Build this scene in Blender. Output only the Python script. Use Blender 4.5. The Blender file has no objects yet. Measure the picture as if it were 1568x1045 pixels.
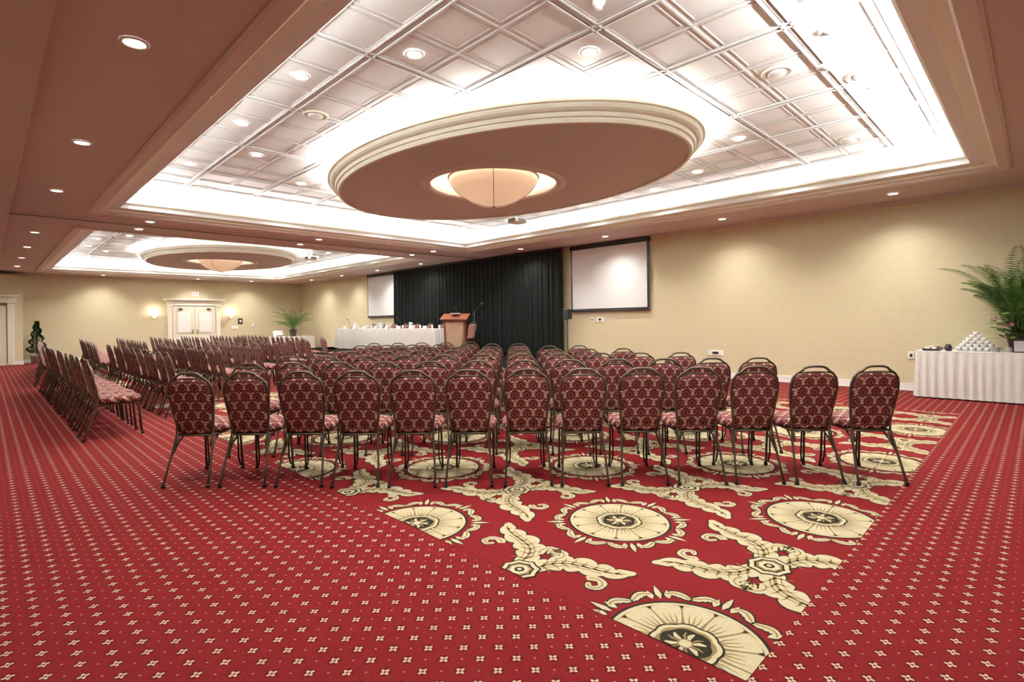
import bpy, math, random
from mathutils import Matrix, Vector
random.seed(7)
sc = bpy.context.scene
PI = math.pi

# ------------------------------------------------------------------ materials
def new_mat(name):
    m = bpy.data.materials.new(name); m.use_nodes = True
    nt = m.node_tree
    return m, nt, nt.nodes['Principled BSDF']

class NB:
    def __init__(s, nt): s.nt = nt
    def put(s, node, i, v):
        if v is None: return
        if isinstance(v, (int, float)): node.inputs[i].default_value = v
        else: s.nt.links.new(v, node.inputs[i])
    def m(s, op, a, b=None, c=None):
        n = s.nt.nodes.new('ShaderNodeMath'); n.operation = op
        s.put(n, 0, a); s.put(n, 1, b); s.put(n, 2, c)
        return n.outputs[0]
    def xyz(s):
        t = s.nt.nodes.new('ShaderNodeTexCoord'); x = s.nt.nodes.new('ShaderNodeSeparateXYZ')
        s.nt.links.new(t.outputs['Object'], x.inputs[0]); s.tc = t.outputs['Object']
        return x.outputs[0], x.outputs[1], x.outputs[2]
    def mix(s, f, a, b):
        n = s.nt.nodes.new('ShaderNodeMix'); n.data_type = 'RGBA'
        s.put(n, 0, f)
        for i, v in ((6, a), (7, b)):
            if isinstance(v, tuple): n.inputs[i].default_value = (*v, 1)
            else: s.nt.links.new(v, n.inputs[i])
        return n.outputs[2]
    def noise(s, scale, detail=2, vec=None):
        n = s.nt.nodes.new('ShaderNodeTexNoise'); n.inputs['Scale'].default_value = scale
        n.inputs['Detail'].default_value = detail
        if vec is not None: s.nt.links.new(vec, n.inputs['Vector'])
        elif hasattr(s, 'tc'): s.nt.links.new(s.tc, n.inputs['Vector'])
        return n.outputs[0]
    def comb(s, x, y, z=0):
        n = s.nt.nodes.new('ShaderNodeCombineXYZ'); s.put(n, 0, x); s.put(n, 1, y); s.put(n, 2, z); return n.outputs[0]
    def bump(s, h, bsdf, strength=.3, dist=.01):
        n = s.nt.nodes.new('ShaderNodeBump'); n.inputs['Strength'].default_value = strength
        n.inputs['Distance'].default_value = dist
        s.nt.links.new(h, n.inputs['Height']); s.nt.links.new(n.outputs[0], bsdf.inputs['Normal'])

def simple(name, col, rough=.6, metal=0, var=.12, scale=20, emis=None, es=0, spec=.5, bump=0):
    m, nt, b = new_mat(name); nb = NB(nt); nb.xyz()
    n = nb.noise(scale)
    dark = tuple(c*(1-var) for c in col)
    lite = tuple(min(1, c*(1+var)) for c in col)
    c = nb.mix(n, dark, lite)
    nt.links.new(c, b.inputs['Base Color'])
    b.inputs['Roughness'].default_value = rough; b.inputs['Metallic'].default_value = metal
    b.inputs['Specular IOR Level'].default_value = spec
    if emis:
        b.inputs['Emission Color'].default_value = (*emis, 1); b.inputs['Emission Strength'].default_value = es
    if bump: nb.bump(n, b, bump, .01)
    return m

M = {}
M['white'] = simple('white_paint', (.84, .83, .80), .5, var=.02)
M['ceil'] = simple('ceiling_white', (.82, .83, .83), .6, var=.02)
M['tgroove'] = simple('ceiling_tile_groove', (.48, .48, .47), .7, var=.03)
M['cream'] = simple('cream_moulding', (.80, .77, .64), .45, var=.03)
M['rose'] = simple('rose_soffit_paint', (.56, .45, .415), .7, var=.03, scale=3)
M['rosetrim'] = simple('rose_trim_paint', (.64, .53, .49), .5, var=.03)
M['bronze'] = simple('bronze_metal', (.10, .075, .05), .35, .6)
M['darkmetal'] = simple('dark_metal', (.03, .02, .017), .4, .5)
M['black'] = simple('black_plastic', (.012, .012, .013), .4)
M['drape'] = simple('black_drape', (.0055, .0075, .0068), .8, var=.2, spec=.2)
M['charcoal'] = simple('charcoal_riser', (.04, .04, .04), .8)
M['screen'] = simple('screen_fabric', (.76, .77, .77), .8, var=.01)
M['cloth'] = simple('white_linen', (.74, .73, .69), .8, var=.03)
M['ceramic'] = simple('white_ceramic', (.78, .78, .76), .2, var=.01)
M['wood'] = simple('lectern_wood', (.22, .07, .04), .35, var=.3, scale=8)
M['woodlite'] = simple('lectern_light_wood', (.42, .30, .20), .4, var=.15, scale=8)
M['leaf'] = simple('leaf_green', (.04, .12, .022), .5, var=.5, scale=6)
M['leaf2'] = simple('leaf_light_green', (.15, .27, .04), .5, var=.4, scale=6)
M['topiary'] = simple('topiary_green', (.02, .07, .015), .6, var=.5, scale=10)
M['petal'] = simple('flower_pink', (.55, .20, .22), .6)
M['pot'] = simple('dark_pot', (.04, .02, .018), .35)
M['potw'] = simple('light_pot', (.5, .48, .43), .5)
M['soil'] = simple('soil', (.04, .025, .015), .9)
M['door'] = simple('door_cream', (.74, .70, .57), .45, var=.03)
M['brass'] = simple('brass', (.5, .38, .16), .3, 1)
M['red'] = simple('exit_red', (.6, .02, .02), .5, emis=(1, .05, .03), es=.4)
M['glass'] = simple('glassware', (.6, .63, .65), .1, var=.02)
M['lamp'] = simple('downlight_lens', (1, 1, 1), .5, emis=(1, .98, .94), es=14)
M['strip'] = simple('cove_strip', (1, 1, 1), .5, emis=(1, .985, .95), es=48)
M['bowl'] = simple('alabaster_bowl', (.80, .62, .46), .4, var=.14, scale=5, emis=(1, .66, .42), es=.27)
M['sconce'] = simple('sconce_glass', (.9, .8, .65), .4, emis=(1, .85, .62), es=1.6)
M['cstrap'] = simple('bowl_strap', (.50, .34, .22), .4, .3)
M['paper'] = simple('paper', (.8, .8, .78), .7, var=.02)
CRED = (.150, .0088, .0105)
M['cred'] = simple('carpet_red', CRED, .95, var=.25, scale=60, spec=.1)
M['ccream'] = simple('carpet_cream', (.43, .37, .235), .95, var=.14, scale=60, spec=.1)
M['ctan'] = simple('carpet_tan', (.20, .145, .065), .95, var=.12, scale=60, spec=.1)
M['cdark'] = simple('carpet_dark_green', (.024, .020, .013), .95, var=.2, scale=60, spec=.1)

def field_carpet():
    m, nt, b = new_mat('carpet_flower_field'); nb = NB(nt); x, y, z = nb.xyz()
    P = .100
    def cell(off):
        fx = nb.m('SUBTRACT', nb.m('FRACT', nb.m('ADD', nb.m('DIVIDE', x, P), 50+off)), .5)
        fy = nb.m('SUBTRACT', nb.m('FRACT', nb.m('ADD', nb.m('DIVIDE', y, P), 50+off)), .5)
        r = nb.m('SQRT', nb.m('ADD', nb.m('MULTIPLY', fx, fx), nb.m('MULTIPLY', fy, fy)))
        return fx, fy, r
    fx, fy, r = cell(0)
    th = nb.m('ARCTAN2', fy, fx)
    rad = nb.m('ADD', .145, nb.m('MULTIPLY', nb.m('COSINE', nb.m('MULTIPLY', th, 4)), .055))
    fl = nb.m('LESS_THAN', r, rad)
    core = nb.m('LESS_THAN', r, .055)
    halo = nb.m('LESS_THAN', r, .25)
    _, _, r2 = cell(.5)
    dot = nb.m('LESS_THAN', r2, .045)
    n = nb.noise(70, 3)
    n2 = nb.noise(.6, 2)
    red = nb.mix(n, tuple(c*.7 for c in CRED), tuple(c*1.28 for c in CRED))
    red = nb.mix(nb.m('MULTIPLY', n2, .35), red, tuple(c*.8 for c in CRED))
    c = nb.mix(nb.m('MULTIPLY', halo, .65), red, (.055, .005, .007))
    c = nb.mix(nb.m('MAXIMUM', fl, nb.m('MULTIPLY', dot, .45)), c, (.43, .32, .21))
    c = nb.mix(core, c, (.08, .01, .012))
    nt.links.new(c, b.inputs['Base Color']); b.inputs['Roughness'].default_value = .95
    b.inputs['Specular IOR Level'].default_value = .1
    nb.bump(n, b, .4, .004)
    return m
M['field'] = field_carpet()

def damask(name, u_of, base, motif, per, thr, scale, rough=.8, contrast=1.0, sharp=14, seam=0, envw=1.0):
    """mirror-symmetric ornament: noise sampled on a folded, half-drop repeated lattice"""
    m, nt, b = new_mat(name); nb = NB(nt); x, y, z = nb.xyz()
    u, v = u_of(nb, x, y, z)
    pu, pv = per
    U = nb.m('ADD', nb.m('DIVIDE', u, pu), 40); V = nb.m('ADD', nb.m('DIVIDE', v, pv), 40)
    def orn(ou, ov, seed):
        a = nb.m('ABSOLUTE', nb.m('SUBTRACT', nb.m('FRACT', nb.m('ADD', U, ou)), .5))
        c = nb.m('SUBTRACT', nb.m('FRACT', nb.m('ADD', V, ov)), .5)
        env = nb.m('SUBTRACT', .5, nb.m('SQRT', nb.m('ADD', nb.m('MULTIPLY', a, a), nb.m('MULTIPLY', c, c))))
        nz = nb.noise(scale, 1, nb.comb(a, c, seed))
        return nb.m('ADD', nb.m('MULTIPLY', env, envw), nb.m('MULTIPLY', nz, 1.5))
    f = nb.m('MAXIMUM', orn(0, 0, 3.3), orn(.5, .5, 3.3))
    k = nb.m('MINIMUM', nb.m('MAXIMUM', nb.m('MULTIPLY', nb.m('SUBTRACT', f, thr), sharp), 0), 1)
    n = nb.noise(90, 2)
    bc = nb.mix(n, tuple(q*.82 for q in base), tuple(q*1.18 for q in base))
    cc = nb.mix(nb.m('MULTIPLY', k, contrast), bc, motif)
    if seam:
        s = nb.m('LESS_THAN', nb.m('FRACT', nb.m('ADD', nb.m('DIVIDE', u, seam), 30)), .005)
        cc = nb.mix(nb.m('MULTIPLY', s, .2), cc, tuple(q*.6 for q in base))
    nt.links.new(cc, b.inputs['Base Color']); b.inputs['Roughness'].default_value = rough
    b.inputs['Specular IOR Level'].default_value = .25
    return m
M['fabric'] = damask('chair_damask', lambda nb, x, y, z: (x, nb.m('ADD', z, y)),
                     (.105, .010, .017), (.50, .36, .27), (.098, .125), 1.00, 9.0, sharp=9, envw=.62)
M['wallpaper'] = damask('gold_wallpaper', lambda nb, x, y, z: (nb.m('ADD', x, y), z),
                     (.615, .54, .36), (.68, .61, .43), (.26, .36), 1.0, 8.0, .5, .55, 6, seam=1.32, envw=.7)

# ------------------------------------------------------------------ mesh builder
class MB:
    def __init__(s): s.v = []; s.f = []; s.mi = []; s.sm = []; s.T = Matrix.Identity(4); s.mats = []
    def mat(s, k):
        if k not in s.mats: s.mats.append(k)
        return s.mats.index(k)
    def vert(s, p):
        s.v.append(tuple(s.T @ Vector(p))); return len(s.v)-1
    def face(s, idx, k, sm=False):
        s.f.append(tuple(idx)); s.mi.append(s.mat(k)); s.sm.append(sm)
    def poly(s, pts, k, sm=False): s.face([s.vert(p) for p in pts], k, sm)
    def box(s, x0, x1, y0, y1, z0, z1, k, bev=0):
        if bev:
            b = bev
            rings = []
            for z, i in ((z0, b), (z0+b, 0), (z1-b, 0), (z1, b)):
                X0, X1, Y0, Y1 = x0+i, x1-i, y0+i, y1-i
                rings.append([s.vert(p) for p in ((X0+b, Y0, z), (X1-b, Y0, z), (X1, Y0+b, z), (X1, Y1-b, z), (X1-b, Y1, z), (X0+b, Y1, z), (X0, Y1-b, z), (X0, Y0+b, z))])
            s.face(rings[0][::-1], k); s.face(rings[-1], k)
            for a, c in zip(rings, rings[1:]):
                for i in range(8): s.face((a[i], a[(i+1) % 8], c[(i+1) % 8], c[i]), k)
            return
        i = [s.vert(p) for p in ((x0,y0,z0),(x1,y0,z0),(x1,y1,z0),(x0,y1,z0),(x0,y0,z1),(x1,y0,z1),(x1,y1,z1),(x0,y1,z1))]
        for q in ((3,2,1,0),(4,5,6,7),(0,1,5,4),(1,2,6,5),(2,3,7,6),(3,0,4,7)): s.face([i[j] for j in q], k)
    def loft(s, rings, k, closed=True, cap=True, sm=True):
        R = [[s.vert(p) for p in r] for r in rings]
        n = len(R[0])
        for a, b in zip(R, R[1:]):
            for i in range(n if closed else n-1):
                j = (i+1) % n
                s.face((a[i], a[j], b[j], b[i]), k, sm)
        if cap:
            s.face(R[0][::-1], k); s.face(R[-1], k)
    def lathe(s, prof, c, k, segs=24, cap=False):
        s.loft([[(c[0]+r*math.cos(2*PI*i/segs), c[1]+r*math.sin(2*PI*i/segs), c[2]+z) for i in range(segs)] for r, z in prof], k, cap=cap)
    def tube(s, path, r, k, segs=8):
        P = [Vector(p) for p in path]; rings = []
        up = None
        for i, p in enumerate(P):
            d = (P[min(i+1, len(P)-1)]-P[max(i-1, 0)]).normalized()
            if up is None:
                up = Vector((0, 0, 1)) if abs(d.z) < .9 else Vector((1, 0, 0))
            a = d.cross(up)
            if a.length < 1e-4: a = d.cross(Vector((0, 1, 0)))
            a.normalize(); b = d.cross(a).normalized(); up = -b if (-b).dot(up) > 0 else b
            b = a.cross(d)
            rr = r[i] if isinstance(r, (list, tuple)) else r
            rings.append([tuple(p + a*rr*math.cos(2*PI*j/segs) + b*rr*math.sin(2*PI*j/segs)) for j in range(segs)])
        s.loft(rings, k)
    def strip(s, spine, hw, z, k):
        L = []; R = []
        for i, p in enumerate(spine):
            a = spine[max(0, i-1)]; b = spine[min(len(spine)-1, i+1)]
            dx, dy = b[0]-a[0], b[1]-a[1]; l = math.hypot(dx, dy) or 1
            nx, ny = -dy/l, dx/l; w = hw[i]
            w1, w2 = w if isinstance(w, tuple) else (w, w)
            L.append(s.vert((p[0]+nx*w1, p[1]+ny*w1, z))); R.append(s.vert((p[0]-nx*w2, p[1]-ny*w2, z)))
        for i in range(len(L)-1): s.face((R[i], R[i+1], L[i+1], L[i]), k)
    def build(s, name, loc=(0, 0, 0), rot=0, parent=None, link=True):
        me = bpy.data.meshes.new(name); me.from_pydata(s.v, [], s.f)
        for k in s.mats: me.materials.append(M[k])
        me.polygons.foreach_set('material_index', s.mi); me.polygons.foreach_set('use_smooth', s.sm)
        me.update()
        if not link: return me
        return inst(me, name, loc, rot, parent)
def inst(me, name, loc=(0, 0, 0), rot=0, parent=None):
    o = bpy.data.objects.new(name, me); sc.collection.objects.link(o)
    o.location = loc; o.rotation_euler = (0, 0, rot)
    if parent: o.parent = parent
    return o
def arc(c, r, a0, a1, n): return [(c[0]+r*math.cos(a0+(a1-a0)*i/n), c[1]+r*math.sin(a0+(a1-a0)*i/n)) for i in range(n+1)]

# ------------------------------------------------------------------ room dimensions
X0, X1, Y0, Y1 = -1.5, 11.5, -2.0, 26.7
ZS = 3.35; ZC = 3.79
RECS = [(1.45, 9.9, .4, 11.7), (1.45, 9.9, 13.9, 25.2)]
CEN = [(5.68, 6.05), (5.68, 19.55)]

b = MB(); b.box(X0-.2, X1+.2, Y0-.2, Y1+.2, -.2, 0, 'field'); b.build('floor')
for nm, bx in (('wall_stage', (X1, X1+.15, Y0, Y1)), ('wall_far', (X0, X1, Y1, Y1+.15)),
               ('wall_left', (X0-.15, X0, Y0, Y1)), ('wall_near', (X0, X1, Y0-.15, Y0))):
    b = MB(); b.box(*bx, 0, ZC+.1, 'wallpaper'); b.build(nm)
for nm, bx in (('baseboard_stage', (X1-.02, X1, Y0, Y1)), ('baseboard_far', (.98, X1-.02, Y1-.02, Y1)),
               ('baseboard_left', (X0, X0+.02, Y0, Y1-.8)), ('baseboard_near', (X0, X1, Y0, Y0+.02))):
    b = MB(); b.box(*bx, 0, .13, 'white')
    x0, x1, y0, y1 = bx
    b.box(x0-(.006 if 'stage' in nm else 0), x1, y0-(.006 if 'far' in nm else 0), y1, 0, .02, 'white'); b.build(nm)

b = MB()
ys = [Y0, RECS[0][2], RECS[0][3], RECS[1][2], RECS[1][3], Y1]
rx0, rx1 = RECS[0][0], RECS[0][1]
def q(x0, x1, y0, y1, z, k): b.poly([(x0, y0, z), (x0, y1, z), (x1, y1, z), (x1, y0, z)], k)
q(X0, rx0, Y0, Y1, ZS, 'rose'); q(rx1, X1, Y0, Y1, ZS, 'rose')
for i in (0, 2, 4): q(rx0, rx1, ys[i], ys[i+1], ZS, 'rose')
b.box(X0-.15, X1+.15, Y0-.15, Y1+.15, ZC+.06, ZC+.12, 'ceil')
def sweep_rect(mb, rect, prof, segs_k):
    x0, x1, y0, y1 = rect
    for (i0, z0), (i1, z1), k in zip(prof, prof[1:], segs_k):
        c0 = [(x0+i0, y0+i0, z0), (x1-i0, y0+i0, z0), (x1-i0, y1-i0, z0), (x0+i0, y1-i0, z0)]
        c1 = [(x0+i1, y0+i1, z1), (x1-i1, y0+i1, z1), (x1-i1, y1-i1, z1), (x0+i1, y1-i1, z1)]
        for j in range(4):
            n = (j+1) % 4; mb.poly([c0[j], c0[n], c1[n], c1[j]], k)
U = .57
for (x0, x1, y0, y1), (cx, cy) in zip(RECS, CEN):
    prof = [(-.16, ZS), (-.16, ZS-.015), (-.13, ZS-.03), (-.02, ZS-.03), (0, ZS-.015), (0, ZS+.01), (.09, ZS+.02), (.09, ZS+.05), (.12, ZS+.055),
            (.15, ZS+.07), (.19, ZS+.085), (.24, ZS+.10), (.27, ZS+.13), (.275, ZS+.15), (.31, ZS+.15), (.31, ZS+.185), (.26, ZS+.185), (.26, ZS+.06), (-.12, ZS+.06), (-.12, ZC+.06)]
    ks = ['rosetrim']*5+['cream']*11+['ceil']*4
    sweep_rect(b, (x0, x1, y0, y1), prof, ks)
    nx, ny = 13, 18
    gx0 = cx-nx*U/2; gy0 = cy-ny*U/2; gx1 = cx+nx*U/2; gy1 = cy+ny*U/2
    ex0, ex1, ey0, ey1 = x0-.12, x1+.12, y0-.12, y1+.12
    q(ex0, gx0, ey0, ey1, ZC, 'ceil'); q(gx1, ex1, ey0, ey1, ZC, 'ceil'); q(gx0, gx1, ey0, gy0, ZC, 'ceil'); q(gx0, gx1, gy1, ey1, ZC, 'ceil')
    for i in range(nx):
        for j in range(ny):
            sweep_rect(b, (gx0+i*U, gx0+(i+1)*U, gy0+j*U, gy0+(j+1)*U),
                [(0, ZC-.003), (.009, ZC-.003), (.013, ZC+.005), (.05, ZC+.005), (.056, ZC), (.064, ZC), (.070, ZC+.005)], ['ceil', 'tgroove', 'ceil', 'tgroove', 'ceil', 'tgroove'])
            q(gx0+i*U+.070, gx0+(i+1)*U-.070, gy0+j*U+.070, gy0+(j+1)*U-.070, ZC+.005, 'ceil')
    def bead(a0, a1, c, axis):
        for o in (-.038, .038):
            for w, z, k in ((.015, ZC-.004, 'tgroove'), (.009, ZC-.012, 'ceil')):
                if axis == 'x': b.box(c+o-w, c+o+w, a0, a1, z, ZC+.004, k)
                else: b.box(a0, a1, c+o-w, c+o+w, z, ZC+.004, k)
    for i in (0, 1, 3, 5, 8, 10, 12, 13): bead(gy0, gy1, gx0+i*U, 'x')
    for j in (0, 1, 3, 6, 9, 12, 15, 17, 18): bead(gx0, gx1, gy0+j*U, 'y')
b.build('ceiling')
b = MB(); b.box(X0, .3, Y0, Y1, ZS-.12, ZS-.002, 'rose'); b.box(.3, .33, Y0, Y1, ZS-.05, ZS-.002, 'rosetrim'); b.build('trim_bulkhead')
b = MB(); b.box(.33, X1, 12.72, 12.80, ZS-.012, ZS-.001, 'rosetrim'); b.box(.33, X1, 12.745, 12.775, ZS-.02, ZS-.012, 'darkmetal')
for k in (-.18, .18): b.box(.33, X1, 12.76+k-.02, 12.76+k+.02, ZS-.02, ZS-.001, 'rosetrim')
b.build('trim_partition_track')
b = MB(); b.box(X1-.05, X1, Y0, Y1, ZS-.05, ZS-.001, 'rosetrim'); b.build('trim_crown_stage')
b = MB(); b.box(.98, X1-.05, Y1-.05, Y1, ZS-.05, ZS-.001, 'rosetrim'); b.build('trim_crown_far')

def ell(cx, cy, A, B, z, n=96): return [(cx+A*math.cos(2*PI*i/n), cy+B*math.sin(2*PI*i/n), z) for i in range(n)]
for cx, cy in CEN:
    b = MB(); A, B = 2.03, 3.10; zd = 3.45
    R = [ell(cx, cy, .98, .98, ZC), ell(cx, cy, .98, .98, zd+.02)]
    b.loft(R, 'white', cap=False)
    b.loft([ell(cx, cy, .98, .98, zd+.02), ell(cx, cy, 1.0, 1.0, zd-.02), ell(cx, cy, 1.06, 1.06, zd-.02), ell(cx, cy, 1.08, 1.08, zd-.008), ell(cx, cy, 1.13, 1.13, zd-.008), ell(cx, cy, 1.14, 1.14, zd)], 'rosetrim', cap=False)
    b.loft([ell(cx, cy, 1.14, 1.14, zd), ell(cx, cy, A, B, zd)], 'rose', cap=False, sm=False)
    prof = [(0, 0), (0, -.018), (.035, -.018), (.05, .012), (.05, .032), (.075, .036), (.085, .06), (.085, .078), (.12, .085), (.15, .105), (.165, .13), (.165, .15), (.195, .155), (.195, .185), (.15, .185), (.15, .11), (-.15, .11), (-.15, ZC-zd)]
    b.loft([ell(cx, cy, A+o, B+o, zd+z) for o, z in prof], 'cream', cap=False, sm=False)
    b.loft([ell(cx, cy, A+.13, B+.13, zd+.155), ell(cx, cy, A+.07, B+.07, zd+.185)], 'strip', cap=False)
    b.build('oval_ceiling_dome' )
    b = MB()
    pr = [(.001, 0), (.10, .004), (.22, .03), (.36, .085), (.5, .17), (.6, .26), (.67, .36), (.70, .43), (.685, .43), (.65, .36), (.58, .27), (.48, .19), (.3, .085), (.001, .02)]
    b.lathe(pr, (0, 0, 0), 'bowl', 64)
    b.lathe([(.70, .43), (.72, .435), (.72, .465), (.69, .465), (.69, .43)], (0, 0, 0), 'cstrap', 64)
    for k in range(4):
        a = k*PI/2+PI/4+.03
        b.tube([(r*1.01*math.cos(a), r*1.01*math.sin(a), z-.004) for r, z in pr[:8]], .006, 'cstrap', 6)
        b.tube([(.66*math.cos(a), .66*math.sin(a), .45), (.66*math.cos(a), .66*math.sin(a), .66)], .006, 'brass', 6)
    b.lathe([(.001, -.03), (.02, -.025), (.03, 0), (.03, .01)], (0, 0, 0), 'cstrap', 16)
    o = b.build('bowl_chandelier', (cx, cy, 3.12))
    L = bpy.data.lights.new('chandelier_lamp', 'POINT'); L.energy = 55; L.color = (1, .93, .82); L.shadow_soft_size = .12
    lo = bpy.data.objects.new('chandelier_lamp', L); sc.collection.objects.link(lo); lo.parent = o; lo.location = (0, 0, .50)

def area(name, loc, sx, sy, e, rx=0, ry=0):
    L = bpy.data.lights.new(name, 'AREA'); L.shape = 'RECTANGLE'; L.size = sx; L.size_y = sy; L.energy = e; L.color = (1, .985, .95)
    o = bpy.data.objects.new(name, L); sc.collection.objects.link(o); o.location = loc; o.rotation_euler = (PI+rx, ry, 0)
for x0, x1, y0, y1 in RECS:
    w = .06; z = ZS+.155; p = 36.0; t = math.radians(60)
    area('cove_light', ((x0+x1)/2, y0+.12, z), x1-x0, w, p*(x1-x0), -t); area('cove_light', ((x0+x1)/2, y1-.12, z), x1-x0, w, p*(x1-x0), t)
    area('cove_light', (x0+.12, (y0+y1)/2, z), w, y1-y0-.3, p*(y1-y0), 0, -t); area('cove_light', (x1-.12, (y0+y1)/2, z), w, y1-y0-.3, p*(y1-y0), 0, t)

b = MB(); b.lathe([(.001, -.004), (.062, -.004), (.066, -.006)], (0, 0, 0), 'lamp', 20); b.lathe([(.066, -.006), (.070, -.012), (.085, -.012), (.09, 0)], (0, 0, 0), 'white', 20)
DL = b.build('recessed_downlight', link=False)
SP = bpy.data.lights.new('downlight_spot', 'SPOT'); SP.energy = 80; SP.spot_size = math.radians(138); SP.spot_blend = .9; SP.color = (1, .965, .90); SP.shadow_soft_size = .06
def down(x, y, z):
    o = inst(DL, 'recessed_downlight', (x, y, z))
    l = bpy.data.objects.new('downlight_spot', SP); sc.collection.objects.link(l); l.parent = o; l.location = (0, 0, -.03)
base = []
for sx in (-1, 1):
    for sy in (-1, 1):
        base += [(sx*3.42, sy*.855), (sx*2.85, sy*1.995), (sx*1.71, sy*3.135), (sx*3.42, sy*3.135), (sx*3.42, sy*4.845), (sx*1.14, sy*4.845)]
for cx, cy in CEN:
    for dx, dy in base: down(cx+dx, cy+dy, ZC+.002)
for y in (1.7, 4.57, 7.44, 10.3, 15.1, 17.95, 20.8, 23.7):
    down(10.68, y, ZS-.001); down(.78, y, ZS-.001)
for x in (2.3, 5.7, 9.08):
    down(x, 12.22, ZS-.001); down(x, 13.28, ZS-.001)
for x in (3.3, 6.6, 8.8): down(x, 25.9, ZS-.001)
down(3.4, -.8, ZS-.001); down(7.4, -.8, ZS-.001)
def vent(x, y, r, z=ZC+.003):
    b = MB(); b.lathe([(r, 0), (r, -.012), (r*.9, -.02), (r*.72, -.012), (r*.66, .0)], (0, 0, 0), 'cream', 28)
    b.lathe([(r*.6, -.004), (r*.58, -.022), (r*.4, -.03), (.001, -.03)], (0, 0, 0), 'ceil', 28)
    b.lathe([(r*.66, .0), (r*.6, -.004)], (0, 0, 0), 'tgroove', 28); b.build('ceiling_air_diffuser', (x, y, z))
for x, y, r in ((5.68, 1.85, .15), (6.4, 1.25, .17), (8.6, 1.85, .14), (2.8, 6.05, .15), (2.8, 10.6, .13), (2.8, 19.5, .15), (8.5, 10.6, .13)): vent(x, y, r)
for x, y in ((5.18, 1.25), (5.9, 1.45)):
    b = MB(); b.lathe([(.10, 0), (.10, -.015), (.08, -.025), (.05, -.02), (.045, -.035), (.001, -.04)], (0, 0, 0), 'ceil', 20); b.build('smoke_detector', (x, y, ZC+.003))
b = MB(); b.lathe([(.05, 0), (.05, -.02), (.03, -.04), (.03, -.06), (.001, -.07)], (0, 0, 0), 'white', 16); b.build('sprinkler_head', (3.4, 2.4, ZC+.003))

# ------------------------------------------------------------------ carpet medallion inlay
def rosette(b, cx, cy):
    b.T = Matrix.Translation((cx, cy, 0))
    def disc(r, z, k, n=40, amp=0, lob=12):
        pts = [(r*(1+amp*abs(math.sin(lob*PI*i/n))) , 2*PI*i/n) for i in range(n)]
        c = b.vert((0, 0, z)); vs = [b.vert((q*math.cos(a), q*math.sin(a), z)) for q, a in pts]
        for i in range(n): b.face((c, vs[i], vs[(i+1) % n]), k)
    disc(.330, .0015, 'cdark', 72); disc(.314, .0018, 'ccream', 72); disc(.297, .0021, 'ctan', 72); disc(.288, .0024, 'ccream', 96, .03, 12)
    for i in range(12):
        a = 2*PI*i/12; ca, sa = math.cos(a), math.sin(a)
        b.strip([(.12*ca, .12*sa), (.20*ca, .20*sa), (.268*ca, .268*sa), (.290*ca, .290*sa)], [.010, .004, .0035, .012], .0032, 'ctan')
        b.strip([(.270*ca, .270*sa), (.292*ca, .292*sa)], [.002, .011], .0034, 'cdark')
        a += PI/12; ca, sa = math.cos(a), math.sin(a)
        for da in (-.12, 0, .12):
            c2, s2 = math.cos(a+da), math.sin(a+da)
            b.strip([(.125*ca, .125*sa), (.17*c2, .17*s2), (.225*c2, .225*s2)], [.005, .0035, .001], .0030, 'ctan')
    disc(.140, .0036, 'cdark', 48, .07, 8); disc(.131, .0038, 'ccream', 48, .07, 8); disc(.112, .0040, 'ctan', 48, .07, 8); disc(.096, .0044, 'cdark', 48, .1, 6)
    for i in range(6):
        a = 2*PI*i/6
        for da, wd in ((0, .011), (.42, .006)):
            b.strip([(.030*math.cos(a+da), .030*math.sin(a+da)), (.055*math.cos(a+da+.12), .055*math.sin(a+da+.12)), (.080*math.cos(a+da), .080*math.sin(a+da))], [wd*.5, wd, wd*.4], .0048, 'ccream' if da == 0 else 'ctan')
    disc(.032, .0049, 'ctan', 16); disc(.022, .0052, 'ccream', 16, .2, 4)
    for k in range(8):
        a0 = k*PI/4+.07; a1 = (k+1)*PI/4-.07
        for sgn, (s0, s1) in ((1, (a0, (a0+a1)/2+.02)), (-1, (a1, (a0+a1)/2-.02))):
            sp = arc((0, 0), .392, s0, s1, 14)
            sp = [(p[0]*(1+.05*math.sin(PI*1.5*i/14)-.02), p[1]*(1+.05*math.sin(PI*1.5*i/14)-.02)) for i, p in enumerate(sp)]
            w = [(.004+.024*math.sin(PI*i/14)**.7*(.6+.4*abs(math.sin(4.5*PI*i/14))), .004+.016*math.sin(PI*i/14)) for i in range(15)]
            if sgn < 0: w = [(c, a) for a, c in w]
            b.strip(sp, [(p+.010, q+.010) for p, q in w], .0015, 'cdark'); b.strip(sp, w, .002, 'ccream')
            b.strip(sp[1:-2], [.0045]*12, .0025, 'ctan')
        a = k*PI/4; r0 = .338
        for da, ln in ((-.11, .075), (0, .12), (.11, .075)):
            ca, sa = math.cos(a+da), math.sin(a+da)
            s2 = [((r0+.015+ln*t)*ca, (r0+.015+ln*t)*sa) for t in (0, .3, .6, 1)]
            b.strip(s2, [.008, .024, .020, .003], .0016, 'cdark'); b.strip(s2, [.003, .015, .012, 0], .0022, 'ccream')
    b.T = Matrix.Identity(4)
def spiral(c, r0, a0, turns, n=20, shrink=.78):
    out = []
    for i in range(n+1):
        t = i/n; r = r0*(1-shrink*t); a = a0+turns*2*PI*t
        out.append((c[0]+r*math.cos(a), c[1]+r*math.sin(a)))
    return out
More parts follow.
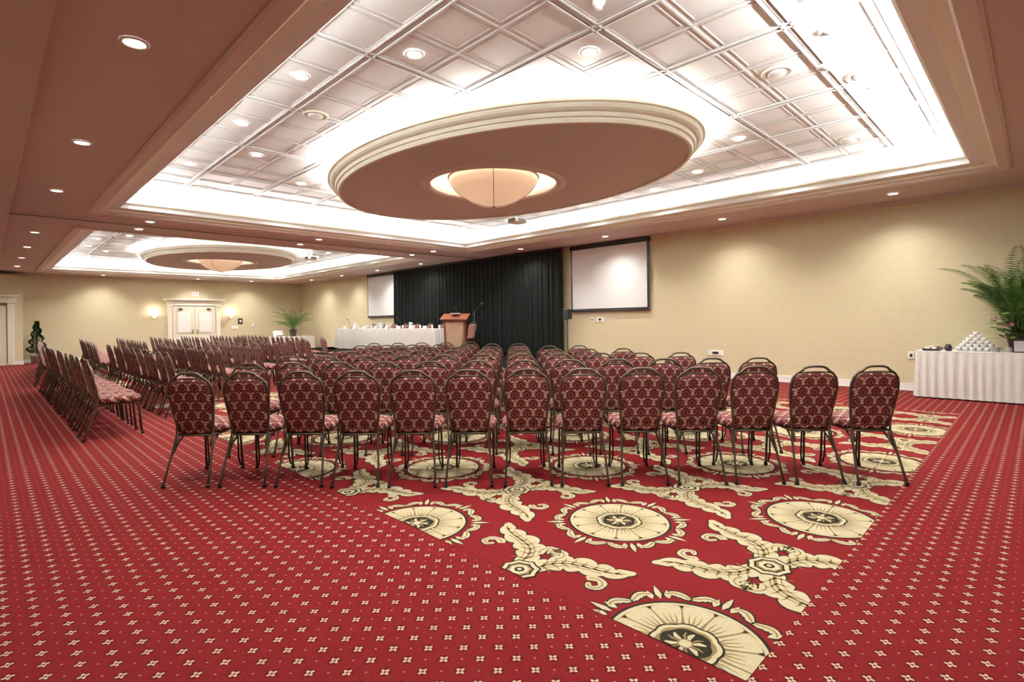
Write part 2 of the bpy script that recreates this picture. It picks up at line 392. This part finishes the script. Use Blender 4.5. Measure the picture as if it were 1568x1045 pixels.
def cross(b, cx, cy):
    for k in range(4):
        a = PI/4+k*PI/2; flip = 1 if k % 2 else -1
        b.T = Matrix.Translation((cx, cy, 0)) @ Matrix.Rotation(a, 4, 'Z') @ Matrix.Diagonal((1, flip, 1, 1))
        n = 60
        L = .53 if k % 2 else .58
        sp = [(.07+L*t, .065*math.sin(PI*1.7*t)) for t in [i/n for i in range(n+1)]]
        w = []
        for i in range(n+1):
            t = i/n; e = (math.sin(PI*min(1, t*.98+.02))**.55)*.112*(1-.40*t)+.008
            l1 = abs(math.sin(PI*t*5.0)); l2 = abs(math.sin(PI*(t*5.0+.45)))
            w.append((e*(.58+.42*l1**.6), e*(.58+.42*l2**.6)*.9))
        b.strip(sp, [(p+.011, q+.011) for p, q in w], .0015, 'cdark')
        b.strip(sp, w, .0021, 'ccream')
        b.strip(sp[2:-6], [(.010*(1-i/n), .007) for i in range(n-7)], .0027, 'ctan')
        b.strip([(p[0], p[1]+.026) for p in sp[6:-16]], [.0035]*(n-21), .0027, 'ctan')
        b.strip([(p[0], p[1]-.030) for p in sp[6:-20]], [.003]*(n-25), .0027, 'ctan')
        for i in range(6, n-8, 6):
            x, y = sp[i]; e = .090*(1-i/n)
            for sg in (1, -1):
                b.strip([(x, y), (x+.026, y+sg*e*.5), (x+.032, y+sg*e*.98)], [.007, .004, .0015], .0027, 'ctan')
        for c, r0, a0, tr, w0 in (((.20, .182), .070, -1.9, .95, .029), ((.36, -.165), .066, 1.9, -.95, .028)):
            s2 = spiral(c, r0, a0, tr, 28); w2 = [w0*(1-.5*i/28)*(.75+.25*abs(math.sin(i*.55))) for i in range(29)]
            b.strip(s2, [q+.008 for q in w2], .0016, 'cdark'); b.strip(s2, w2, .0023, 'ccream')
            b.strip(s2[1:-3], [.004]*25, .0028, 'ctan')
    b.T = Matrix.Translation((cx, cy, 0))
    for r, z, kk in ((.105, .0030, 'cdark'), (.094, .0034, 'ccream'), (.072, .0038, 'cdark'), (.060, .0040, 'ctan'), (.048, .0042, 'ccream'), (.026, .0044, 'cdark'), (.012, .005, 'ccream')):
        n = 24; c = b.vert((0, 0, z)); vs = [b.vert((r*(1+.12*(i % 3 == 0))*math.cos(2*PI*i/n), r*(1+.12*(i % 3 == 0))*math.sin(2*PI*i/n), z)) for i in range(n)]
        for i in range(n): b.face((c, vs[i], vs[(i+1) % n]), kk)
    b.T = Matrix.Identity(4)
import bmesh
for (ya, yb, xb) in ((.76, 10.45, 9.12), (14.3, 24.8, 8.75)):
    xa = 1.93
    b = MB()
    b.poly([(xa, ya, .001), (xb, ya, .001), (xb, yb, .001), (xa, yb, .001)], 'cred')
    P = .93
    for i in range(-1, 9):
        for j in range(-1, 13):
            cx = 1.98+i*P; cy = (1.02 if ya < 5 else 14.56)+j*P
            if cy > yb+.6: continue
            if (i+j) % 2 == 0: rosette(b, cx, cy)
            else: cross(b, cx, cy)
    me = b.build('patterned_carpet_inlay', link=False)
    bm = bmesh.new(); bm.from_mesh(me)
    for co, no in (((xa, 0, 0), (-1, 0, 0)), ((xb, 0, 0), (1, 0, 0)), ((0, ya, 0), (0, -1, 0)), ((0, yb, 0), (0, 1, 0))):
        bmesh.ops.bisect_plane(bm, geom=bm.verts[:]+bm.edges[:]+bm.faces[:], plane_co=co, plane_no=no, clear_outer=True)
    bm.to_mesh(me); bm.free(); inst(me, 'patterned_carpet_inlay')

# ------------------------------------------------------------------ banquet chair
def make_chair():
    b = MB()
    W = .85
    b.T = Matrix.Diagonal((W, 1, 1, 1))
    def sup(hx, hy, z, n=28, e=4.5, cy=0):
        out = []
        for i in range(n):
            a = 2*PI*i/n; c, s = math.cos(a), math.sin(a)
            r = (abs(c)**e+abs(s)**e)**(-1/e)
            y = r*s*hy
            out.append((r*c*hx*(1+.04*y/hy), y+cy, z))
        return out
    rings = [sup(.195, .19, .405), sup(.222, .21, .41), sup(.235, .22, .43), sup(.235, .22, .452), sup(.222, .21, .472), sup(.18, .175, .486), sup(.09, .09, .494), sup(.01, .01, .496)]
    b.loft(rings, 'fabric')
    b.box(-.17, .17, -.17, .17, .385, .405, 'black')
    yb = lambda z: -.205-(z-.45)*.20
    S = [(.445, .160), (.47, .172), (.53, .182), (.60, .192), (.67, .203), (.73, .209), (.775, .207), (.81, .196), (.835, .174), (.85, .142)]
    nc = 10; F = []; K = []
    for j, (z, w) in enumerate(S):
        t = j/(len(S)-1); fr = []; bk = []
        edge = .35 if j in (0, len(S)-1) else 1
        for i in range(nc+1):
            x = -1+2*i/nc; zz = z+.016*(1-x*x)*t**3
            th = (.010+.020*(1-x**4))*edge
            fr.append((x*w, yb(zz)+th, zz)); bk.append((x*w, yb(zz)-th*.8, zz))
        F.append(fr); K.append(bk)
    b.loft([f+k[::-1] for f, k in zip(F, K)], 'fabric')
    half = [(.215, -.345, .012), (.206, -.30, .14), (.190, -.245, .30), (.178, -.215, .40), (.180, yb(.47), .47), (.190, yb(.53), .53), (.201, yb(.60), .60),
            (.212, yb(.67), .67), (.217, yb(.73), .73), (.214, yb(.78), .78), (.200, yb(.825), .825), (.170, yb(.858), .858), (.122, yb(.882), .884), (.098, yb(.900), .904), (.06, yb(.91), .915)]
    path = half+[(0, yb(.912), .917)]+[(-x, y, z) for x, y, z in half[::-1]]
    b.tube(path, .0105, 'bronze', 8)
    b.tube([(-.15, yb(.862), .864), (-.09, yb(.865), .869), (0, yb(.87), .872), (.09, yb(.865), .869), (.15, yb(.862), .864)], .007, 'bronze', 6)
    for s in (1, -1):
        b.tube([(s*.178, -.215, .395), (s*.185, -.05, .397), (s*.188, .12, .397), (s*.188, .175, .385), (s*.190, .188, .34), (s*.196, .215, .012)], .0115, 'bronze', 8)
        b.tube([(s*.180, .165, .39), (s*.165, .185, .34), (s*.160, .20, .10), (s*.175, .213, .03)], .008, 'darkmetal', 6)
        b.tube([(s*.192, -.265, .24), (s*.175, -.20, .33), (s*.170, -.12, .39)], .009, 'bronze', 6)
        b.tube([(s*.170, -.24, .31), (s*.165, -.215, .40)], .010, 'bronze', 6)
        b.lathe([(.001, 0), (.018, 0), (.018, .02), (.012, .03)], (s*.215, -.346, 0), 'black', 10)
        b.lathe([(.001, 0), (.018, 0), (.018, .02), (.012, .03)], (s*.196, .215, 0), 'black', 10)
    b.tube([(-.18, -.215, .395), (.18, -.215, .395)], .009, 'bronze', 6)
    b.tube([(-.186, .165, .39), (.186, .165, .39)], .009, 'darkmetal', 6)
    return b.build('banquet_chair', link=False)
CH = make_chair()
S2 = math.sqrt(.5)
def chair(x, y, ang, z=0):
    inst(CH, 'banquet_chair', (x, y, z+(.006 if z == 0 else 0)), ang-PI/2+random.uniform(-.03, .03))
rmax = [2.9, 2.6, 2.2, 1.75, 1.25, .35, -.55]
for k, rm in enumerate(rmax):
    d = 4.53+.97*k
    R = -2.64
    while R <= rm+.02:
        dd = d+random.uniform(-.02, .02) - .03*(R+.2)
        chair((dd+R)*S2, (dd-R)*S2, PI/4)
        R += .458
for k in range(7):
    x = 1.15+1.0*k
    y = 7.9+1.1*k
    while y < 14.6:
        chair(x+random.uniform(-.02, .02), y, 0.0); y += .47
    y = 15.9
    while y < 23.4:
        chair(x+random.uniform(-.02, .02)+max(0, (y-15.9))*.06, y, -.12); y += .47

# ------------------------------------------------------------------ stage
RZ = .38
b = MB(); b.box(8.9, 11.0, 10.6, 20.2, .02, RZ, 'charcoal', .01)
b.box(8.86, 11.0, 10.56, 20.24, RZ-.03, RZ, 'darkmetal')
for y in [10.6+.15*i for i in range(64)]: b.box(8.885, 8.9, y, y+.09, .0, RZ-.03, 'black')
b.build('stage_riser')
def skirted_table(name, x0, x1, y0, y1, z0, zt, pl=.11):
    b = MB()
    per = []
    def side(ax, ay, bx, by):
        L = math.hypot(bx-ax, by-ay); n = max(8, int(L/.022)); nx, ny = (by-ay)/L, -(bx-ax)/L
        for i in range(n):
            t = i/n; w = math.sin(2*PI*t*round(L/pl)+.8*math.sin(t*L*7))*(.7+.3*math.sin(t*L*4.3))
            per.append((ax+(bx-ax)*t, ay+(by-ay)*t, nx, ny, w))
    side(x0, y0, x1, y0); side(x1, y0, x1, y1); side(x1, y1, x0, y1); side(x0, y1, x0, y0)
    rings = []
    for z, amp, off in ((zt-.005, .0, 0), (zt-.03, .005, .004), (zt-.2, .014, .012), ((zt+z0)/2, .019, .02), (z0+.02, .026, .03)):
        rings.append([(x+nx*(off+amp*w), y+ny*(off+amp*w), z) for x, y, nx, ny, w in per])
    b.loft(rings, 'cloth', cap=False)
    b.box(x0-.004, x1+.004, y0-.004, y1+.004, zt-.012, zt, 'cloth', .004)
    for x in (x0+.08, x1-.08):
        for y in (y0+.08, y1-.08): b.tube([(x, y, z0), (x, y, zt-.02)], .015, 'darkmetal', 6)
    return b.build(name)
skirted_table('head_table', 9.45, 10.1, 12.7, 19.0, RZ, RZ+.74)
for i in range(8): chair(10.45, 13.2+.74*i, PI, RZ+.001)
chair(10.35, 12.35, PI, RZ+.001)
b = MB(); cols = []; n = 420
for i in range(n+1):
    y = 9.3+8.4*i/n
    cols.append((y, math.sin(2*PI*y/.21)+.35*math.sin(2*PI*y/.083+1)+.5*math.sin(y*3.1)))
b.loft([[(11.22+a*w, y, z) for y, w in cols] for z, a in ((3.28, .012), (3.2, .018), (2.4, .035), (1.2, .045), (.03, .05))], 'drape', closed=False, cap=False)
b.tube([(11.22, 9.2, 3.30), (11.22, 17.8, 3.30)], .02, 'darkmetal')
for y in (9.35, 13.5, 17.65):
    b.tube([(11.34, y, .02), (11.34, y, 3.3), (11.22, y, 3.3)], .018, 'darkmetal'); b.box(11.2, 11.45, y-.15, y+.15, 0, .012, 'darkmetal')
b.build('stage_drape')
for ya, yb_ in ((6.7, 9.1), (17.75, 20.0)):
    b = MB(); b.box(11.40, 11.47, ya-.03, yb_+.03, 3.22, 3.335, 'black', .01)
    b.box(11.42, 11.43, ya, yb_, 1.56, 3.25, 'black'); b.box(11.414, 11.42, ya+.05, yb_-.05, 1.62, 3.22, 'screen')
    b.tube([(11.425, ya-.01, 1.555), (11.425, yb_+.01, 1.555)], .016, 'black'); b.build('projection_screen')
b = MB()
b.box(-.30, .30, -.20, .22, 0, .06, 'wood', .01)
b.loft([[(-.22, -.12, .06), (.22, -.12, .06), (.22, .16, .06), (-.22, .16, .06)], [(-.25, -.15, .98), (.25, -.15, .98), (.25, .18, .98), (-.25, .18, .98)]], 'woodlite', sm=False)
for s in (-1, 1): b.box(s*.27-.02, s*.27+.02, -.16, .2, .06, 1.0, 'wood', .005)
b.loft([[(-.36, -.25, 1.16), (.36, -.25, 1.16), (.30, -.18, .96), (-.30, -.18, .96)][::-1], [(-.36, .27, 1.0), (.36, .27, 1.0), (.30, .2, .94), (-.30, .2, .94)][::-1]], 'wood', sm=False)
b.loft([[(-.38, -.27, 1.175), (.38, -.27, 1.175), (.38, -.27, 1.155), (-.38, -.27, 1.155)], [(-.38, .29, 1.02), (.38, .29, 1.02), (.38, .29, 1.0), (-.38, .29, 1.0)]], 'wood', sm=False)
b.tube([(0, -.2, 1.14), (0, -.19, 1.25), (.02, -.08, 1.33), (.03, .0, 1.34)], .007, 'black', 6); b.tube([(.03, 0, 1.34), (.035, .05, 1.34)], .02, 'black', 8)
b.box(-.12, .12, -.18, .10, 1.17, 1.185, 'paper')
b.build('lectern', (9.35, 11.6, RZ), PI*.72)
b = MB(); b.lathe([(.14, 0), (.14, .015), (.02, .03)], (0, 0, 0), 'black', 20, cap=True); b.tube([(0, 0, .02), (0, 0, 1.2)], .01, 'black', 8); b.tube([(0, .1, 1.12), (0, -.28, 1.42)], .008, 'black', 8); b.tube([(0, -.28, 1.42), (0, -.38, 1.44)], .025, 'black', 8); b.build('microphone_stand', (9.5, 10.95, RZ))
def pitcher(x, y, z):
    b = MB(); b.lathe([(.001, 0), (.05, 0), (.065, .03), (.06, .12), (.045, .17), (.055, .21), (.05, .21), (.04, .17)], (0, 0, 0), 'glass', 20)
    b.tube([(.05, 0, .19), (.1, 0, .17), (.1, 0, .09), (.06, 0, .06)], .008, 'glass', 6); b.build('water_pitcher', (x, y, z))
def tumbler(x, y, z):
    b = MB(); b.lathe([(.001, 0), (.028, 0), (.035, .11), (.032, .11), (.026, .01)], (0, 0, 0), 'glass', 14); b.build('water_glass', (x, y, z))
zt = RZ+.74
for y in (14.25, 16.05, 17.85): pitcher(9.65, y, zt+.001)
for i in range(12): tumbler(9.85+.1*(i % 2), 13.0+.5*i, zt+.001)
for i in range(8):
    b = MB(); b.poly([(-.04, -.1, 0), (-.04, .1, 0), (0, .1, .09), (0, -.1, .09)], 'paper'); b.poly([(.04, -.1, 0), (.04, .1, 0), (0, .1, .09), (0, -.1, .09)], 'paper'); b.build('name_card', (9.53, 13.3+.72*i, zt+.001))
for y in (14.9, 18.3):
    b = MB(); b.lathe([(.06, 0), (.06, .01), (.012, .02)], (0, 0, 0), 'black', 16, cap=True); b.tube([(0, 0, .02), (-.02, 0, .2), (-.1, 0, .33)], .006, 'black', 6); b.tube([(-.1, 0, .33), (-.14, 0, .36)], .016, 'black', 8); b.build('table_microphone', (9.72, y, zt+.001))
b = MB(); b.tube([(0, 0, .04), (0, 0, 1.35)], .014, 'darkmetal'); b.box(-.10, .10, -.09, .09, 1.35, 1.62, 'black', .015)
for a in range(3): b.tube([(0, 0, .35), (.2*math.cos(a*2.09+1), .2*math.sin(a*2.09+1), .01)], .01, 'darkmetal', 6)
b.build('speaker_on_stand', (11.05, 8.95, 0))
for x, y in ((7.95, 7.75), (7.5, 16.6)):
    b = MB(); b.lathe([(.07, .40), (.07, .385), (.02, .38)], (0, 0, 0), 'white', 16, cap=True); b.tube([(0, 0, .13), (0, 0, .39)], .02, 'white')
    b.box(-.17, .17, -.14, .14, -.0, .11, 'paper', .02); b.box(-.08, .08, -.08, .08, .11, .135, 'darkmetal')
    b.tube([(.165, .05, .05), (.2, .05, .05)], .04, 'black', 16); b.box(-.1, .1, -.145, -.138, .02, .09, 'darkmetal')
    b.box(-.176, -.168, -.10, .10, .02, .09, 'darkmetal')
    b.tube([(-.12, -.1, .1), (-.05, -.05, .2), (-.02, 0, .3)], .005, 'black', 5)
    b.build('ceiling_projector', (x, y, 3.37 if y < 10 else 3.39), 0)

# ------------------------------------------------------------------ far wall
b = MB(); cx = 6.64; Y = Y1
for s in (-1, 1):
    a0, a1 = (cx-.84, cx-.005) if s < 0 else (cx+.005, cx+.84)
    b.box(a0, a1, Y-.06, Y-.01, .01, 2.12, 'door')
    for z0, z1 in ((.2, .85), (.98, 1.95)):
        b.box(a0+.14, a1-.14, Y-.075, Y-.06, z0, z1, 'door', .006); b.box(a0+.19, a1-.19, Y-.082, Y-.07, z0+.05, z1-.05, 'white', .004)
    b.box(cx+s*.09-.02, cx+s*.09+.02, Y-.09, Y-.06, .95, 1.15, 'brass'); b.tube([(cx+s*.09, Y-.09, 1.05), (cx+s*.09, Y-.12, 1.05), (cx+s*.19, Y-.12, 1.05)], .01, 'brass', 6)
    b.box(cx+s*.55-.07, cx+s*.55+.07, Y-.13, Y-.06, 2.03, 2.08, 'darkmetal')
b.build('door_1')
b = MB()
for s in (-1, 1):
    b.box(cx+s*.95-.09, cx+s*.95+.09, Y-.09, Y, .0, 2.2, 'cream', .01)
    b.box(cx+s*.95-.11, cx+s*.95+.11, Y-.11, Y, .0, .22, 'cream', .01); b.box(cx+s*.95-.11, cx+s*.95+.11, Y-.11, Y, 2.14, 2.2, 'cream', .01)
b.box(cx-1.07, cx+1.07, Y-.09, Y, 2.2, 2.38, 'cream', .01); b.box(cx-1.14, cx+1.14, Y-.13, Y, 2.38, 2.43, 'cream', .01); b.box(cx-1.24, cx+1.24, Y-.2, Y, 2.43, 2.5, 'cream', .015)
b.box(cx-.86, cx+.86, Y-.05, Y, 2.12, 2.2, 'cream'); b.build('trim_door_surround')
b = MB(); b.box(-.17, .17, -.05, 0, -.1, .1, 'white', .01)
def letter(strokes, ox):
    for (x0, z0, x1, z1) in strokes: b.tube([(ox+x0*.05, -.056, (z0-.5)*.11), (ox+x1*.05, -.056, (z1-.5)*.11)], .007, 'red', 5)
letter([(0,0,0,1),(0,1,1,1),(0,.5,.8,.5),(0,0,1,0)], -.135); letter([(0,0,1,1),(0,1,1,0)], -.06); letter([(.5,0,.5,1)], .0); letter([(0,1,1,1),(.5,0,.5,1)], .07)
b.build('exit_sign', (cx, Y, 2.72))
def sconce(x):
    b = MB(); b.box(-.05, .05, -.03, 0, -.12, .10, 'brass', .01)
    b.lathe([(.03, -.10), (.08, -.02), (.13, .10), (.125, .10), (.07, 0)], (0, -.14, 0), 'sconce', 24, cap=True); b.tube([(0, -.03, -.05), (0, -.14, -.10)], .01, 'brass', 6)
    o = b.build('wall_sconce', (x, Y1, 1.75))
    L = bpy.data.lights.new('sconce_bulb', 'POINT'); L.energy = 4.5; L.color = (1, .90, .74); L.shadow_soft_size = .05
    l = bpy.data.objects.new('sconce_bulb', L); sc.collection.objects.link(l); l.parent = o; l.location = (0, -.14, .18)
sconce(5.1); sconce(8.1)
def plate(name, x, y, z, w, h, face, k='white'):
    b = MB()
    if face == 'far': b.box(x-w/2, x+w/2, Y1-.02, Y1, z-h/2, z+h/2, k, .004); b.box(x-w/5, x+w/5, Y1-.028, Y1-.02, z-h/5, z+h/5, 'paper', .002)
    else: b.box(X1-.02, X1, y-w/2, y+w/2, z-h/2, z+h/2, k, .004); b.box(X1-.028, X1-.02, y-w/5, y+w/5, z-h/5, z+h/5, 'black', .002)
    b.build(name)
plate('wall_telephone', 8.55, 0, 1.5, .2, .26, 'far', 'black'); plate('light_switch', 8.3, 0, 1.2, .3, .14, 'far'); plate('light_switch', 9.1, 0, 1.3, .12, .12, 'far')
plate('light_switch', 0, 8.45, 1.33, .1, .13, 's'); plate('light_switch', 0, 8.2, 1.33, .22, .13, 's'); plate('wall_outlet', 0, 1.6, .62, .09, .13, 's'); plate('wall_outlet', 0, 5.1, .55, .35, .12, 's')
b = MB(); b.box(X0, .98, 25.9, Y1, 0, ZS-.12, 'wallpaper'); b.box(X0, .99, 25.88, Y1, 0, .13, 'white'); b.build('wall_column')
b = MB()
b.box(-.55, .55, 25.83, 25.875, 0, 2.1, 'door')
for z0, z1 in ((.2, .85), (.98, 1.95)): b.box(-.4, .4, 25.815, 25.83, z0, z1, 'door', .005)
for s in (-1, 1): b.box(s*.66-.09, s*.66+.09, 25.80, 25.875, 0, 2.2, 'cream', .01)
b.box(-.82, .82, 25.78, 25.895, 2.2, 2.42, 'cream', .01); b.box(-.9, .9, 25.72, 25.895, 2.42, 2.5, 'cream', .01); b.build('door_2')

# ------------------------------------------------------------------ plants
def frond(b, base, az, lean, L, k, nl=16, lw=.012, ll=.2):
    P = []; p = Vector(base); el = PI/2-lean
    n = 18
    for i in range(n+1):
        P.append(p.copy()); t = i/n
        e = el-t*t*1.35
        p = p+Vector((math.cos(az)*math.cos(e), math.sin(az)*math.cos(e), math.sin(e)))*L/n
    b.tube([tuple(q) for q in P], [.005*(1-.8*i/n) for i in range(n+1)], k, 5)
    side = Vector((-math.sin(az), math.cos(az), 0))
    for i in range(nl):
        t = .25+.75*i/(nl-1); f = t*n; j = min(n-1, int(f)); q = P[j].lerp(P[j+1], f-j)
        d = (P[j+1]-P[j]).normalized(); l = ll*math.sin(PI*(.18+.75*(i/(nl-1))))
        for s in (1, -1):
            tip = q+(side*s*.8+d*.7).normalized()*l+Vector((0, 0, -l*.35)); mid = q.lerp(tip, .45)+Vector((0, 0, l*.08))
            w = d*lw
            b.poly([tuple(q), tuple(mid-w), tuple(tip), tuple(mid+w)], k)
def pot_plant(name, loc, h, nf, L, ll, kpot='pot', pr=.16, flowers=False, xmax=None, ymax=None, lean=.75, nl=16):
    b = MB(); b.lathe([(.001, 0), (pr*.7, 0), (pr*.85, h*.5), (pr, h*.93), (pr*1.08, h*.93), (pr*1.08, h), (pr*.95, h), (pr*.9, h*.9)], (0, 0, 0), kpot, 24)
    b.lathe([(.001, h*.9), (pr*.92, h*.9)], (0, 0, 0), 'soil', 24)
    for i in range(nf):
        az = i*2.399+random.uniform(-.2, .2)
        frond(b, (.03*math.cos(az), .03*math.sin(az), h*.88), az, random.uniform(.03, lean), L*random.uniform(.55, 1.05), random.choice(['leaf', 'leaf', 'leaf2']), nl, .009, ll)
    if flowers:
        for i in range(150):
            az = random.uniform(0, 2*PI); r = random.uniform(.1, .34); z = h+random.uniform(-.06, .48)
            c = Vector((r*math.cos(az), r*math.sin(az), z)); b.tube([(0, 0, h*.9), tuple(c*.6+Vector((0, 0, z*.35))), tuple(c)], .003, 'leaf', 4)
            d = Vector((math.cos(az), math.sin(az), random.uniform(-.5, .6))).normalized(); s = d.cross(Vector((0, 0, 1))).normalized()
            l = random.uniform(.09, .16); w = l*.36
            b.poly([tuple(c), tuple(c+d*l*.45+s*w), tuple(c+d*l), tuple(c+d*l*.45-s*w)], random.choice(['leaf2', 'leaf2', 'leaf']))
        for i in range(3):
            az = 2.2+i*.35; c = Vector((.30*math.cos(az), .30*math.sin(az), h+random.uniform(.15, .3)))
            for kx in range(6):
                a = kx*PI/3; d = Vector((-.3, math.cos(a), math.sin(a))).normalized()
                s = d.cross(Vector((1, 0, 0))).normalized()
                b.poly([tuple(c), tuple(c+d*.022+s*.010), tuple(c+d*.04), tuple(c+d*.022-s*.010)], 'petal')
    def lim(v, m): return v if v < m*.6 else m*.6+(m*.38)*math.tanh((v-m*.6)/(m*.38))
    if xmax: b.v = [(lim(x, xmax), y, z) for x, y, z in b.v]
    if ymax: b.v = [(x, lim(y, ymax), z) for x, y, z in b.v]
    return b.build(name, loc)
skirted_table('refreshment_table', 10.62, 11.36, -1.3, 1.42, 0, .75)
pot_plant('potted_palm', (10.98, .22, .751), .26, 48, 1.6, .24, 'pot', .15, True, xmax=.5, lean=.36, nl=28)
skirted_table('side_table', 9.1, 11.1, 24.4, 25.1, 0, .75)
pot_plant('potted_fern', (10.25, 24.8, .751), .32, 38, 1.3, .26, 'pot', .17, xmax=1.2)
b = MB(); b.box(-.22, .22, -.16, .16, 0, .02, 'paper', .004); b.loft([[(-.22, .16, .02), (.22, .16, .02), (.22, .17, .02), (-.22, .17, .02)], [(-.22, .24, .28), (.22, .24, .28), (.22, .25, .28), (-.22, .25, .28)]], 'paper', sm=False); b.box(-.12, .12, -.1, .02, .02, .06, 'black', .01); b.build('laptop', (9.6, 24.7, .751))
b = MB(); b.lathe([(.001, 0), (.15, 0), (.19, .28), (.21, .28), (.21, .32), (.17, .32), (.16, .28)], (0, 0, 0), 'potw', 24); b.lathe([(.001, .28), (.17, .28)], (0, 0, 0), 'soil', 20); b.tube([(0, 0, .28), (0, 0, 1.4)], .02, 'soil')
for i in range(2600):
    t = random.random()**1.2; z = .40+1.15*t; a = random.uniform(0, 2*PI)
    sp = .5+.5*math.cos(a-t*4.2*2*PI); r = (.26*(1-t)+.03)*(.55+.5*sp)
    c = Vector((r*math.cos(a), r*math.sin(a), z)); d = Vector((math.cos(a), math.sin(a), random.uniform(-.6, .8))).normalized(); s = d.cross(Vector((random.random(), random.random(), 1))).normalized(); l = .05
    b.poly([tuple(c-d*.02), tuple(c+d*l*.4+s*.018), tuple(c+d*l), tuple(c+d*l*.4-s*.018)], 'topiary')
b.build('spiral_topiary', (1.36, 26.1, 0))
def cup_prof(b, x, y, z):
    b.lathe([(.001, 0), (.022, 0), (.027, .01), (.04, .065), (.037, .065), (.025, .012)], (x, y, z), 'ceramic', 14)
    b.tube([(x-.036, y, z+.055), (x-.06, y, z+.045), (x-.055, y, z+.02), (x-.03, y, z+.018)], .004, 'ceramic', 5)
b = MB()
for k in range(6):
    n = 6-k
    for i in range(max(1, 3-k//2)):
        for j in range(n): cup_prof(b, .1*i-.12, .085*j-.0425*(n-1), .002+k*.047)
b.build('stacked_coffee_cups', (10.97, .70, .751))
b = MB()
for sy in (-.07, .07):
    for i in range(9): b.lathe([(.001, 0), (.035, 0), (.06, .008), (.062, .010), (.03, .006), (.001, .004)], (random.uniform(-.003, .003), sy, i*.008), 'ceramic', 20)
b.build('stacked_saucers', (10.74, .40, .751))
def tray(x, y, w, d):
    b = MB(); b.loft([[(-w, -d, 0), (w, -d, 0), (w, d, 0), (-w, d, 0)], [(-w-.02, -d-.02, .03), (w+.02, -d-.02, .03), (w+.02, d+.02, .03), (-w-.02, d+.02, .03)], [(-w-.01, -d-.01, .03), (w+.01, -d-.01, .03), (w+.01, d+.01, .03), (-w-.01, d+.01, .03)], [(-w, -d, .008), (w, -d, .008), (w, d, .008), (-w, d, .008)]], 'black', sm=False)
    for i in range(3):
        for j in range(2):
            px = (i-1)*w*.6; py = (j-.5)*d*.9
            b.box(px-w*.25, px+w*.25, py-d*.35, py+d*.35, .008, .045+.01*((i+j) % 2), random.choice(['ceramic', 'paper', 'wood']), .004)
    b.build('serving_tray', (x, y, .751))
tray(10.80, 1.24, .12, .09); tray(11.15, 1.24, .11, .09)
for x, y in ((10.74, 1.02), (10.90, 1.04)):
    b = MB(); b.lathe([(.001, 0), (.035, 0), (.05, .03), (.042, .07), (.03, .085), (.034, .10), (.03, .10), (.024, .085)], (0, 0, 0), 'black', 18); b.tube([(.03, 0, .085), (.07, 0, .08), (.07, 0, .04), (.045, 0, .03)], .005, 'black', 6); b.build('creamer_jug', (x, y, .751))
b = MB(); b.T = Matrix.Rotation(-.25, 4, 'Y'); b.box(-.012, .012, -.13, .13, 0, .2, 'black', .004); b.box(-.015, -.012, -.11, .11, .02, .18, 'glass'); b.T = Matrix.Identity(4); b.tube([(0, 0, .12), (.09, 0, .004)], .005, 'black', 5); b.build('framed_sign', (10.69, .16, .753))

# ------------------------------------------------------------------ world / camera
w = bpy.data.worlds.new('w'); sc.world = w; w.use_nodes = True
w.node_tree.nodes['Background'].inputs[0].default_value = (1, .95, .9, 1); w.node_tree.nodes['Background'].inputs[1].default_value = .05
cam = bpy.data.cameras.new('camera'); co = bpy.data.objects.new('camera', cam); sc.collection.objects.link(co)
cam.sensor_width = 36; cam.lens = 808/1568*36; cam.shift_y = -30/1568; cam.clip_end = 100; cam.clip_start = .05
co.matrix_world = Matrix.Translation((0, 0, 1.31)) @ Matrix.Rotation(-PI/4, 4, 'Z') @ Matrix.Rotation(PI/2, 4, 'X') @ Matrix.Rotation(-.0136, 4, 'Z')
sc.camera = co
sc.view_settings.view_transform = 'Standard'
sc.view_settings.exposure = .74
print('objects', len(sc.objects))
